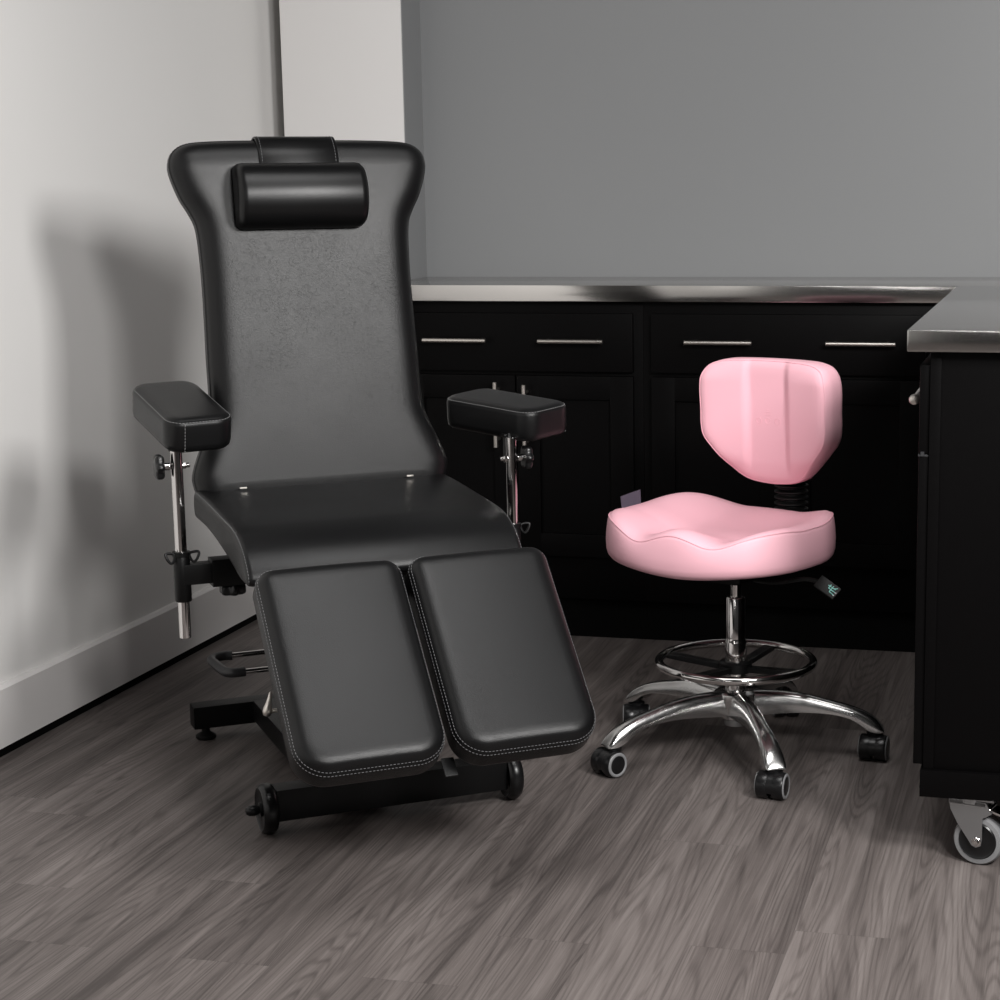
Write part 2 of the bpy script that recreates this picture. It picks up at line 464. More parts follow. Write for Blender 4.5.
for x in (wa + .006, wb - .006):
    bm = bmesh.new()
    pts = []; nn = []
    for i in range(2, 38):
        p = pp[i]; d = (pp[i + 1] - pp[i - 1]).normalized(); nrm = Vector((0, d.z, -d.y))
        if nrm.dot(p - Vector(fb(0, .5, .03))) < 0: nrm = -nrm
        pts.append(Vector((x, p.y, p.z)) + nrm * .004); nn.append(nrm)
    stitches(bm, pts, nn, closed=False)
    link('stitching', bm, 'stitch', strap)

# seat cushion: side profile (y, z) swept across
SPf = [(.318, .545), (.326, .570), (.318, .592), (.296, .598), (.20, .5955), (.10, .590), (.0, .584), (-.045, .579), (-.083, .569), (-.115, .553), (-.139, .532), (-.152, .512), (-.148, .499), (-.128, .494), (-.08, .498), (0., .513), (.08, .526), (.16, .536), (.24, .541), (.29, .542)]
sp_ = catmull([(a, b_, 0) for a, b_ in SPf], 6, True)
def fs(u, v, h): return (-.2535 + h, u, v)
SPr = [(.014, 0), (.006, .0015), (.0015, .005), (0, .011), (0, .496), (.0015, .502), (.006, .5055), (.014, .507)]
bm = bmesh.new(); P, nr = slab(bm, [(p.x, p.y) for p in sp_], SPr, fs, 200, 4, 4)
seat = link('seat', bm, 'leather', chair, 60)
for h_, i_ in ((.0030, .0036), (.5040, .0036)):
    bm = bmesh.new()
    lp = inset_loop(P, nr, i_); pts = []; nn = []
    for p, q in zip(lp, nr):
        if p.y > .5 and (p.y > .56 or p.x < -.05) and p.x > -.2:
            pts.append((p, Vector(fs(p.x, p.y, h_)))); nn.append(Vector((0, q.x, q.y)) + Vector((-.6 if h_ < .2 else .6, 0, 0)))
    # contiguous run: rotate to the largest break
    br = max(range(len(pts)), key=lambda k: (pts[k][1] - pts[k - 1][1]).length)
    pts = pts[br:] + pts[:br]; nn = nn[br:] + nn[:br]
    stitches(bm, [p for _, p in pts], nn, closed=False)
    link('stitching', bm, 'stitch', seat)

# leg pads: same mesh mirrored copies, each its own part
LY0, LZ0 = -.236, .551
dl = Vector((-.270, -.280)).normalized()     # down the leg (y, z)
nl = Vector((-dl.y * -1, dl.x * -1))         # placeholder, set below
nl = Vector((dl.y, -dl.x)) if dl.y * 1 < 0 and -dl.x > 0 else Vector((-dl.y, dl.x))
LEN = .392
def make_leg(xcen, mirror):
    def fl(x, s, h):
        crown = .004 * (1 - (x / .125) ** 2) * (1 if h > .056 else 0)
        hh = h - .066 + crown
        return (xcen + x, LY0 + dl.x * s + nl.x * hh, LZ0 + dl.y * s + nl.y * hh)
    w = .254; rt, rb = .030, .055
    o = []
    for cx, cy, a0, r_ in ((w / 2 - rb, LEN - rb, 0, rb), (-w / 2 + rb, LEN - rb, 90, rb), (-w / 2 + rt, rt, 180, rt), (w / 2 - rt, rt, 270, rt)):
        for k in range(13):
            a = R(a0 + 90 * k / 12); o.append((cx + r_ * math.cos(a), cy + r_ * math.sin(a)))
    LP = [(.016, -.002), (.007, .0), (.002, .004), (0, .011), (0, .040), (.0008, .0460), (.0018, .0490), (.0030, .0510), (.005, .0545), (.009, .0595), (.015, .0633), (.024, .0655), (.034, .066)]
    bm = bmesh.new(); P, nr = slab(bm, o, LP, fl, 200, 8)
    pad = link('leg_pad', bm, 'leather', chair, 60)
    bm = bmesh.new(); slab_stitch(bm, P, nr, .0003, .0435, fl); slab_stitch(bm, P, nr, .0030, .0512, fl)
    link('stitching', bm, 'stitch', pad)
    return pad
make_leg(-.1325, 1); make_leg(.1345, -1)
# leg-rest carrier under the pads, with small release lever
bm = bmesh.new()
ang = math.atan2(dl.y, dl.x)
for x in (-.06, .06):
    p0 = Vector((x, -.18, .47)); p1 = Vector((x, -.18 - .20, .455 - .215))
    tube(bm, [p0, p1], .012, 12)
box(bm, (0, -.16, .475), (.30, .05, .035), .003)
box(bm, (.010, -.430, .222), (.022, .034, .004), .001, Matrix.Rotation(R(46), 4, 'X'))
link('leg_rest_carrier', bm, 'black_metal', chair)
bm = bmesh.new()
lathe(bm, (-.152, .205, .172), (.22, .05, .98), [(.002, -.010), (.007, -.008), (.0095, -.002), (.009, .006), (.006, .016), (.004, .028), (.003, .036), (.001, .039)], 16)
cyl(bm, (-.152, .205, .172), (-.06, .205, .172), .004)
link('release_lever', bm, 'brushed', chair)

# armrests
def armrest(cx, cy, cz, yaw, pit, roll, side, px_, pyy, ztop, zbot):
    Rm = Matrix.Translation((cx, cy, cz)) @ Matrix.Rotation(yaw, 4, 'Z') @ Matrix.Rotation(pit, 4, 'X') @ Matrix.Rotation(-roll, 4, 'Y')
    W_, L_, T_ = .128, (.240 if side < 0 else .250), .066
    def fa(x, y, h):
        v = Rm @ Vector((x, y, h - T_ / 2)); return (v.x, v.y, v.z)
    AP = [(.018, 0), (.008, .0015), (.002, .007), (0, .017), (0, T_ - .014), (.0012, T_ - .008), (.0035, T_ - .0055), (.0045, T_ - .0055), (.007, T_ - .003), (.013, T_ - .0005), (.022, T_)]
    ol = rrect(W_, L_, .034)
    bm = bmesh.new(); P, nr = slab(bm, ol, AP, fa, 140, 6)
    arm = link('armrest', bm, 'leather', chair, 60)
    bm = bmesh.new(); slab_stitch(bm, P, nr, .0030, T_ - .0062, fa)
    # vertical seam at a front corner
    sx = -.034 if side < 0 else .052
    pts = [Vector(fa(sx, -L_ / 2 - .0004, h)) for h in (.006, .02, .035, T_ - .010)]
    dn = (Rm.to_3x3() @ Vector((0, -1, 0)))
    if side > 0:
        pts = [Vector(fa(W_ / 2 - .0100 - .0018, -L_ / 2 + .0100 + .0018, h)) for h in (.006, .02, .035, T_ - .010)]
        dn = (Rm.to_3x3() @ Vector((.7, -.7, 0)))
    stitches(bm, pts, [dn] * 4, closed=False)
    link('stitching', bm, 'stitch_light', arm)
    # chrome post
    bm = bmesh.new(); cyl(bm, (px_, pyy, zbot), (px_, pyy, ztop), .0108, 28)
    post = link('support_post', bm, 'chrome', arm)
    # tilt plate between post and pad
    bm = bmesh.new()
    box(bm, (px_ + .002, pyy + .020, ztop - .024), (.014, .030, .062), .002)
    box(bm, (px_ + .006, pyy + .040, ztop + .004), (.034, .06, .005), .001, Matrix.Rotation(pit, 4, 'X'))
    link('tilt_bracket', bm, 'black_metal', arm)
    kz = ztop - (.030 if side < 0 else .042)
    bm = bmesh.new()
    sd = -1 if side < 0 else 1
    cyl(bm, (px_ + sd * .012, pyy, kz), (px_ + sd * .026, pyy, kz), .007)
    cyl(bm, (px_ - sd * .010, pyy, kz), (px_ - sd * .017, pyy, kz), .0065, 6)
    cyl(bm, (px_ - sd * .017, pyy, kz), (px_ - sd * .024, pyy, kz), .0045)
    link('bolt', bm, 'chrome', arm)
    bm = bmesh.new(); star_knob(bm, (px_ + sd * .024, pyy, kz), (sd, 0, 0), .022, .016)
    link('adjustment_knob', bm, 'black_plastic', arm)
    # sleeve, clamp ring and sliding bracket to the seat frame
    zs0, zs1 = .418, .503
    bm = bmesh.new(); lathe(bm, (px_, pyy, zs0), (0, 0, 1), [(.0145, 0), (.0155, .002), (.0155, zs1 - zs0 - .002), (.0145, zs1 - zs0)], 28)
    boxr(bm, min(px_, px_ - sd * .06), max(px_, px_ - sd * .06), pyy - .016, pyy + .016, .450, .488, .002)
    boxr(bm, min(px_ - sd * .052, px_ - sd * .14), max(px_ - sd * .052, px_ - sd * .14), pyy - .021, pyy + .021, .443, .494, .002)
    link('side_bracket', bm, 'black_metal', arm)
    bm = bmesh.new()
    lathe(bm, (px_, pyy, zs1), (0, 0, 1), [(.0112, 0), (.0165, .0005), (.0165, .009), (.0112, .0095)], 28)
    for k in (-1, 1):
        q = [Vector((px_ + k * .015, pyy - .006, zs1 + .006)), Vector((px_ + k * .030, pyy - .010, zs1 + .008)), Vector((px_ + k * .028, pyy - .012, zs1 - .002)), Vector((px_ + k * .021, pyy - .012, zs1 - .010)), Vector((px_ + k * .015, pyy - .010, zs1 - .004))]
        tube(bm, catmull(q, 5, True), .0026, 8, True)
    link('clamp_ring', bm, 'black_metal', arm)
    bm = bmesh.new(); star_knob(bm, (px_ - sd * .092, pyy, .443), (0, 0, -1), .023, .020)
    link('clamp_knob', bm, 'black_plastic', arm)
    return arm
armrest(-.282, .24, .753, R(8.3), R(12.5), R(1), -1, -.311, .15, .702, .348)
armrest(.367, .246, .717, R(25.3), R(3.3), R(4), 1, .342, .15, .684, .348)

# seat frame and lift
bm = bmesh.new()
for x in (-.13, .13): boxr(bm, x - .02, x + .02, -.12, .30, .455, .492, .003)
boxr(bm, -.15, .15, .13, .17, .445, .492, .003); boxr(bm, -.15, .15, .24, .28, .450, .492, .003)
link('seat_frame', bm, 'black_metal', chair)
bm = bmesh.new(); boxr(bm, -.055, .075, .20, .34, .09, .27, .006); boxr(bm, -.04, .06, .215, .325, .26, .46, .004)
link('lift_column', bm, 'black_metal', chair)

# base: rear bar, spine, front bar
bm = bmesh.new()
boxr(bm, -.218, .288, .632, .682, .027, .076, .004)
box(bm, (-.02, .33, .055), (.14, .61, .046), .004)
boxr(bm, -.192, .258, -.025, .025, .026, .086, .004)
base = link('base_frame', bm, 'black_metal', chair)
for x in (-.19, .26):
    bm = bmesh.new(); lathe(bm, (x, .655, 0), (0, 0, 1), [(.020, 0), (.022, .003), (.022, .008), (.014, .013), (.009, .016), (.009, .030)], 24)
    link('levelling_foot', bm, 'rubber', base)
for x, sd in ((-.205, -1), (.271, 1)):
    bm = bmesh.new()
    lathe(bm, (x - .014, 0, .047), (1, 0, 0), [(.034, .004), (.040, .0), (.0445, .003), (.047, .009), (.047, .019), (.0445, .025), (.040, .028), (.034, .024)], 40)
    w = link('wheel', bm, 'black_plastic', base)
    if sd > 0: continue
    bm = bmesh.new()
    lathe(bm, (x + sd * .010, 0, .047), (sd, 0, 0), [(.013, 0), (.013, .004), (.0075, .005), (.0095, .010), (.0105, .016), (.0095, .024), (.006, .029), (.001, .030)], 24)
    link('axle_cap', bm, 'black_plastic', w)
# foot pedal
bm = bmesh.new()
for y in (.420, .565): cyl(bm, (-.156, y, .2), (-.03, y, .2), .0055)
boxr(bm, -.06, -.03, .34, .585, .192, .208, .003)
ped = link('foot_pedal', bm, 'chrome', chair)
bm = bmesh.new(); tube(bm, catmull([(-.143, .565, .2), (-.160, .568, .2), (-.182, .560, .2), (-.192, .535, .2), (-.190, .49, .2), (-.186, .44, .2), (-.178, .424, .2), (-.166, .419, .2), (-.148, .42, .2)], 6), .0100, 16)
link('pedal_grip', bm, 'foam', ped)

# ------------------------------------------------------------------ pink stool
SA = R(-22)
stool = thing('rolling_stool', 'pink rolling stool with contoured seat, low backrest and chrome base', 'stool', (-.660, 3.713, 0), SA)
def seat_disp(x, y):
    x = x - .003
    # y: front is negative
    fr = sstep(.0, -.20, y)
    rim = .036 * sstep(.06, .205, abs(x)) * (.42 + .58 * sstep(-.22, -.10, y)) * (1 - .15 * sstep(.02, .14, y))
    tr = -.016 * math.exp(-((abs(x) - .088) / .048) ** 2) * fr
    ctr = -.018 + .024 * sstep(-.08, -.21, y) + .020 * sstep(-.02, .14, y)
    pom = .007 * math.exp(-(x / .045) ** 2) * sstep(-.12, -.22, y)
    return rim + tr + ctr + pom
SX, SY, SCX, SCY = .225, .206, -.013, -.038
se = []
for k in range(160):
    t = 2 * PI * k / 160; n_ = 2.45
    c_, s_ = math.cos(t), math.sin(t)
    se.append((SCX + SX * math.copysign(abs(c_) ** (2 / n_), c_), SCY + SY * math.copysign(abs(s_) ** (2 / n_), s_)))
SZ0 = .414
def fss(x, y, h):
    f = sstep(.02, .082, h)
    bulge = 1 + .0 * h
    tilt = .03 * (y - SCY) * 1.0
    return (x * bulge, y, SZ0 + h + seat_disp(x, y) * f + tilt * .0 + (.011 * sstep(.0, .2, abs(x)) * (1 - f)))
STP = [(.10, -.006), (.045, -.005), (.020, -.003), (.009, .001), (.003, .008), (0, .018), (-.001, .036), (.0005, .052), (.003, .066), (.0055, .0722), (.0062, .0726), (.0075, .0740), (.014, .0785), (.026, .0812), (.042, .082)]
bm = bmesh.new(); P, nr = slab(bm, se, STP, fss, 220, 18, 3)
sseat = link('seat', bm, 'pink', stool, 60)
bm = bmesh.new(); lp = inset_loop(P, nr, .0055)
tube(bm, [Vector(fss(p.x, p.y, .0726)) for p in lp], .0012, 6, True)
link('seam', bm, 'pink_seam', sseat)
# small fabric tag at the back left of the seat
bm = bmesh.new()
tg = []
for i in range(6):
    u = i / 5; x = -.2180 + .004 * u * u; y = -.092 + .062 * u
    tg.append([bm.verts.new((x - .002 * j, y - .004 * j * (1 - u), .494 + .042 * j + .006 * u)) for j in (0, .5, 1)])
for i in range(5):
    for j in range(2): bm.faces.new((tg[i][j], tg[i + 1][j], tg[i + 1][j + 1], tg[i][j + 1]))
bmesh.ops.solidify(bm, geom=list(bm.faces), thickness=.001)
link('fabric_tag', bm, 'tag', sseat)

# stool backrest
half = [(x_ * .965, z_) for x_, z_ in [(.0, .817), (.07, .816), (.110, .813), (.138, .803), (.153, .782), (.157, .752), (.156, .71), (.1560, .676), (.150, .650), (.126, .619), (.098, .589), (.075, .569), (.048, .559), (.0, .555)]]
full = [Vector(p) for p in half] + [Vector((-x, z)) for x, z in reversed(half[1:-1])]
fo = [(p.x, p.y) for p in catmull([(p.x, p.y, 0) for p in full], 6, True)]
def fsb(x, z, h):
    wt_ = max(0., abs(x) - .040); wing = (.20 * wt_ + .006 * sstep(0, .018, wt_)) * sstep(.560, .62, z) * (.55 + .45 * sstep(.82, .77, z))
    y = .100 - h - wing * (1 if h > .045 else 0) - .26 * x * x * (1 if h > .02 else .6)
    lean = -.05 * (z - .69)
    y += .35 * (max(0, .60 - z)) * .3
    return (x + .0155, y + .055 + lean, z - .003)
SBP = [(.040, -.002), (.015, 0), (.006, .003), (.001, .010), (0, .020), (0, .042), (.0015, .0475), (.003, .0490), (.0038, .0490), (.0055, .0505), (.011, .0540), (.020, .0555), (.030, .056)]
bm = bmesh.new(); P, nr = slab(bm, fo, SBP, fsb, 240, 22)
sback = link('backrest', bm, 'pink', stool, 60)
bm = bmesh.new(); lp = inset_loop(P, nr, .0034)
tube(bm, [Vector(fsb(p.x, p.y, .0490)) for p in lp], .0011, 6, True)
link('seam', bm, 'pink_seam', sback)
# faint embossed mark: little peak of bars over three rings
bm = bmesh.new()
def on_back(x, z): return Vector(fsb(x, z, .0560)) + Vector((0, -.0002, 0))
for cx in (-.022, .0, .022):
    tube(bm, [on_back(cx + .006 * math.cos(2 * PI * k / 20), .690 + .006 * math.sin(2 * PI * k / 20)) for k in range(20)], .0006, 6, True)
for z, w in ((.703, .009), (.709, .006), (.714, .003)):
    tube(bm, [on_back(-w, z), on_back(0, z), on_back(w, z)], .0006, 6)
link('embossed_mark', bm, 'pink', sback)
# bellows and bar
bm = bmesh.new()
pr_ = []
z = 0
for k in range(7):
    pr_ += [(.026, z), (.036, z + .004), (.036, z + .007), (.026, z + .011)]; z += .0125
lathe(bm, (.010, .205, .483), (0, 0, 1), pr_, 32)
link('bellows', bm, 'rubber', stool)
bm = bmesh.new()
tube(bm, catmull([(0, .02, .388), (0, .09, .386), (.006, .18, .398), (.010, .203, .43), (.010, .205, .50), (.010, .19, .60), (.010, .17, .66)], 6), .013, 12)
boxr(bm, -.04, .06, .148, .172, .60, .72, .004)
boxr(bm, -.085, .085, -.12, .07, .390, .408, .003); boxr(bm, -.045, .045, -.07, .05, .374, .392, .003)
link('seat_mechanism', bm, 'black_metal', stool)
# height lever with small printed symbol
bm = bmesh.new()
Lp = catmull([(.05, -.01, .376), (.10, -.006, .376), (.16, .0, .389), (.192, .0, .388)], 4)
tube(bm, Lp, .0045, 10)
box(bm, (.214, .0, .378), (.050, .028, .008), .003, Matrix.Rotation(R(28), 4, 'Y') @ Matrix.Rotation(R(48), 4, 'X'))
lev = link('height_lever', bm, 'rubber', stool)
bm = bmesh.new()
Tm = Matrix.Translation((.214, .0, .378)) @ Matrix.Rotation(R(28), 4, 'Y') @ Matrix.Rotation(R(48), 4, 'X')
def strip(bm, a, b_, w=.0011):
    p0 = Tm @ Vector((a[0], a[1], .0052)); p1 = Tm @ Vector((b_[0], b_[1], .0052)); tube(bm, [p0, p1], w, 6)
SYM = [((.0, .004), (.018, .004)), ((.004, -.001), (.020, -.001)), ((.004, -.001), (.004, .008)), ((.010, -.006), (.010, .008)), ((.014, .004), (.020, .009)), ((.010, -.006), (.022, -.007))]
for a, b_ in SYM: strip(bm, a, b_)
link('printed_symbol', bm, 'teal', lev)
bm = bmesh.new(); strip(bm, (.021, -.001), (.024, -.001), .0016); strip(bm, (.021, -.007), (.023, -.008), .0016)
link('printed_symbol', bm, 'white_print', lev)
# gas lift
bm = bmesh.new(); cyl(bm, (0, 0, .30), (0, 0, .378), .0112)
link('piston', bm, 'chrome', stool)
bm = bmesh.new()
lathe(bm, (0, 0, .12), (0, 0, 1), [(.0225, 0), (.0225, .118), (.0218, .121), (.0205, .124), (.0200, .128), (.0200, .211), (.0185, .214), (.0125, .2145)], 36)
link('gas_lift', bm, 'chrome', stool)
# foot ring
bm = bmesh.new()
tube(bm, [(.1585 * math.cos(2 * PI * k / 72), .1585 * math.sin(2 * PI * k / 72), .197) for k in range(72)], .0092, 16, True)
ring = link('foot_ring', bm, 'chrome', stool)
bm = bmesh.new(); lathe(bm, (0, 0, .176), (0, 0, 1), [(.0235, 0), (.034, .001), (.034, .020), (.030, .024), (.0235, .025)], 32)
for k in range(4):
    a = R(165 - 93 * k) - SA
    p0 = Vector((.028 * math.cos(a), .028 * math.sin(a), .184)); p1 = Vector((.155 * math.cos(a), .155 * math.sin(a), .194))
    d = p1 - p0
    box(bm, (p0 + p1) / 2, (d.length, .022, .011), .001, Matrix.Rotation(a, 4, 'Z') @ Matrix.Rotation(-math.atan2(d.z, .134), 4, 'Y'))
link('ring_spokes', bm, 'black_metal', ring)
# hub and five arched legs with casters
bm = bmesh.new(); lathe(bm, (0, 0, .076), (0, 0, 1), [(.026, 0), (.030, .003), (.030, .012), (.040, .014), (.046, .045), (.044, .058), (.036, .063), (.0235, .064)], 40)
hub = link('hub', bm, 'alu', stool)
bm = bmesh.new(); lathe(bm, (0, 0, .062), (0, 0, 1), [(.018, 0), (.023, .001), (.0235, .004), (.0235, .016)], 28); link('hub_plug', bm, 'zinc', hub)
ST = [  # r, top z, bottom z, half width top, half width bottom
 (.030, .138, .090, .020, .024), (.070, .1385, .092, .0175, .021), (.110, .1365, .0955, .016, .019), (.150, .131, .097, .015, .018), (.190, .122, .0955, .0145, .018), (.225, .1135, .090, .0155, .0190), (.250, .1055, .080, .0175, .0205), (.270, .0965, .066, .0190, .0218), (.286, .0860, .060, .0195, .0220), (.299, .0725, .0595, .0185, .0210), (.306, .062, .0595, .0150, .0180)]
def leg_mesh():
    bm = bmesh.new(); rows = []
    key = catmull([(r, t, b_) for r, t, b_, _, _ in ST], 4); kw = catmull([(r, a, b_) for r, _, _, a, b_ in ST], 4)
    for p, q in zip(key, kw):
        r, t, b_ = p; wt, wb = q.y, q.z; row = []
        H = t - b_
        for yy, zz in ((-wb, b_), (-wb, b_ + H * .35), (-wt * 1.02, t - H * .28), (-wt * .80, t - H * .10), (-wt * .40, t - H * .015), (0, t), (wt * .40, t - H * .015), (wt * .80, t - H * .10), (wt * 1.02, t - H * .28), (wb, b_ + H * .35), (wb, b_)):
            row.append(bm.verts.new((r, yy, zz)))
        rows.append(row)
    m = len(rows[0])
    for i in range(len(rows) - 1):
        for k in range(m): bm.faces.new((rows[i][k], rows[i][(k + 1) % m], rows[i + 1][(k + 1) % m], rows[i + 1][k]))
    bm.faces.new(rows[0]); bm.faces.new(list(reversed(rows[-1])))
    return bm
leg0 = link('leg', leg_mesh(), 'alu', stool, 50)
# caster in its own frame: pivot at origin, wheels trail along +x
def caster(cyaw, loc):
    pass
bm = bmesh.new(); cyl(bm, (0, 0, .044), (0, 0, .068), .0095); lathe(bm, (0, 0, .048), (0, 0, 1), [(.017, 0), (.018, .002), (.018, .008), (.015, .010)], 24)
# hood between and over the wheels
n = 20; rows = []
for yy, rr in ((-.0235, .0245), (-.0225, .0262), (.0225, .0262), (.0235, .0245)):
    row = [bm.verts.new((.012 + rr * math.cos(R(-25 + 230 * k / n)), yy, .027 + rr * math.sin(R(-25 + 230 * k / n)))) for k in range(n + 1)]
    row.append(bm.verts.new((.012, yy, .027))); rows.append(row)
for i in range(3):
    for k in range(n + 2): bm.faces.new((rows[i][k], rows[i][(k + 1) % (n + 2)], rows[i + 1][(k + 1) % (n + 2)], rows[i + 1][k]))
bm.faces.new(rows[0]); bm.faces.new(list(reversed(rows[-1])))
cas0 = link('caster', bm, 'black_plastic', leg0)
ws = []
for sd in (-1, 1):
    bm = bmesh.new()
    lathe(bm, (.012, sd * .0195, .0268), (0, sd, 0), [(.020, -.016), (.0255, -.015), (.0268, -.012), (.0268, .005), (.0255, .0075), (.0238, .0085)], 36)
    lathe(bm, (.012, sd * .0195, .0268), (0, sd, 0), [(.0188, .006), (.0188, .0082), (.016, .0095), (.0001, .010)], 36)
    wo = link('caster_wheel', bm, 'black_plastic', cas0); ws.append(wo)
    bm = bmesh.new()
    lathe(bm, (.012, sd * .0195, .0268), (0, sd, 0), [(.0186, .0070), (.0186, .0090), (.0205, .0100), (.0235, .0096), (.0250, .0078), (.0250, .0060)], 36)
    ws.append(link('wheel_rim', bm, 'grey_rubber', cas0))
# five legs
WORLD_LEG = [221, 295, 5, 77, 149]
CYAW = [205, 35 - 90 + 20, 60, 100, 170]
# caster yaw is set so the wheel faces point the way the photo shows (world degrees of the rolling direction)
CY_WORLD = [236, 262, 265, 110, 282]
legs = []
for i in range(5):
    if i == 0: L_, C_, W_ = leg0, cas0, ws
    else:
        L_ = leg0.copy(); COL.objects.link(L_); C_ = cas0.copy(); COL.objects.link(C_); W_ = []
        for w in ws:
            q = w.copy(); COL.objects.link(q); q.parent = C_; W_.append(q)
        L_.parent = stool; C_.parent = L_
    L_.rotation_euler = (0, 0, R(WORLD_LEG[i]) - SA)
    C_.parent = L_; C_.location = (.287, 0, 0); C_.rotation_euler = (0, 0, R(CY_WORLD[i] - WORLD_LEG[i]))

# ------------------------------------------------------------------ cabinets along the back wall
def handle_x(parent, xc_, yf, z, L=.170):
    bm = bmesh.new()
    cyl(bm, (xc_ - L / 2, yf - .030, z), (xc_ + L / 2, yf - .030, z), .0058, 16)
    for s in (-1, 1): cyl(bm, (xc_ + s * L * .38, yf - .030, z), (xc_ + s * L * .38, yf, z), .0045, 12)
    return link('handle', bm, 'brushed', parent)
def handle_z(parent, x, yf, z0, z1):
    bm = bmesh.new()
    cyl(bm, (x, yf - .030, z0), (x, yf - .030, z1), .0058, 16)
    for z in (z0 + .02, z1 - .02): cyl(bm, (x, yf - .030, z), (x, yf, z), .0045, 12)
    return link('handle', bm, 'brushed', parent)
def shaker(name, x0, x1, z0, z1, yf, parent, rail=.06):
    bm = bmesh.new(); t = .02
    boxr(bm, x0, x0 + rail, yf, yf + t, z0, z1, .0018); boxr(bm, x1 - rail, x1, yf, yf + t, z0, z1, .0018)
    boxr(bm, x0 + rail - .001, x1 - rail + .001, yf, yf + t, z1 - rail, z1, .0018); boxr(bm, x0 + rail - .001, x1 - rail + .001, yf, yf + t, z0, z0 + rail, .0018)
    boxr(bm, x0 + rail - .004, x1 - rail + .004, yf + .010, yf + t - .002, z0 + rail - .004, z1 - rail + .004)
    return link(name, bm, 'cabinet', parent)
YF = 4.600
def base_cabinet(x0, x1, dx0, dx1, label, hx):
    t = thing('base_cabinet', label, 'cabinet', ((x0 + x1) / 2, YF + .02, 0))
    ox, oy = (x0 + x1) / 2, YF + .02
    bm = bmesh.new()
    boxr(bm, x0 - ox, x1 - ox, .0, .372, .105, .878, .001)
    link('carcass', bm, 'cabinet', t)
    bm = bmesh.new(); boxr(bm, x0 - ox, x1 - ox, .0, .30, 0, .104); 
    for v in bm.verts: v.co.y += .018
    link('toe_kick', bm, 'shadow', t)
    yl = YF - oy
    bm = bmesh.new(); boxr(bm, dx0 - ox, dx1 - ox, yl, yl + .0195, .700, .848, .0025)
    dr = link('drawer', bm, 'cabinet', t)
    mid = (dx0 + dx1) / 2
    for h in hx: handle_x(dr, h - ox, yl, .7795)
    d1 = shaker('door', dx0 - ox, mid - .002 - ox, .220, .689, yl, t); d2 = shaker('door', mid + .002 - ox, dx1 - ox, .220, .689, yl, t)
    handle_z(d1, mid - .047 - ox, yl, .505, .674); handle_z(d2, mid + .030 - ox, yl, .500, .668)
    return t
base_cabinet(-1.755, -1.0585, -1.700, -1.082, 'black lacquered base cabinet behind the black treatment chair', (-1.545, -1.237))
base_cabinet(-1.0580, -.310, -1.034, -.352, 'black lacquered base cabinet behind the pink stool', (-.859, -.5065))
# continuous steel worktop
bm = bmesh.new(); boxr(bm, -1.7630, .30, 4.583, 4.999, .8795, .920, .0022)
wt = link('worktop', bm, 'steel'); wt['label'] = 'long stainless steel worktop over the black base cabinets along the grey wall'; wt['category'] = 'worktop'

# ------------------------------------------------------------------ mobile steel-topped cart at the right
cart = thing('mobile_workstation', 'black wheeled workstation cart with stainless steel top at the right edge', 'cart', (.15, 3.75, 0))
def cb(bm, x0, x1, y0, y1, z0, z1, bev=0.): boxr(bm, x0 - .15, x1 - .15, y0 - 3.75, y1 - 3.75, z0, z1, bev)
bm = bmesh.new(); cb(bm, -.269, .56, 3.112, 4.40, .894, .930, .0034); link('worktop', bm, 'steel_y', cart)
bm = bmesh.new(); cb(bm, -.232, .53, 3.146, 4.37, .1735, .8935, .001)
cb(bm, -.232, -.214, 3.1425, 3.15, .1735, .8935, .0006)
link('carcass', bm, 'cabinet', cart)
bm = bmesh.new(); cb(bm, -.2365, .53, 3.134, 4.37, .126, .1732, .0012); link('base_plinth', bm, 'cabinet', cart)
for k, y0 in enumerate((3.148, 3.56, 3.97)):
    bm = bmesh.new(); cb(bm, -.2495, -.2325, y0, y0 + .40, .720, .869, .002); dr = link('drawer', bm, 'cabinet', cart)
    bm = bmesh.new(); yc = y0 + .20 - 3.75
    cyl(bm, (-.2615 - .15, yc - .150, .806), (-.2615 - .15, yc + .150, .806), .0058, 16)
    for s in (-.08, .08): cyl(bm, (-.2495 - .15, yc + s, .806), (-.2615 - .15, yc + s, .806), .0045, 12)
    lathe(bm, (-.2615 - .15, yc - .150, .806), (0, -1, 0), [(.0058, -.004), (.009, 0), (.0095, .004), (.008, .009), (.003, .011)], 18)
    link('handle', bm, 'brushed', dr)
    bm = bmesh.new(); cb(bm, -.2495, -.2325, y0, y0 + .40, .180, .7155, .002); dd = link('door', bm, 'cabinet', cart)
    bm = bmesh.new(); cb(bm, -.2500, -.2330, y0 - .0016, y0 + .018, .7158, .7192, .0004); cb(bm, -.246, -.240, y0 - .003, y0 + .01, .7165, .724)
    link('hinge', bm, 'foam', dd)
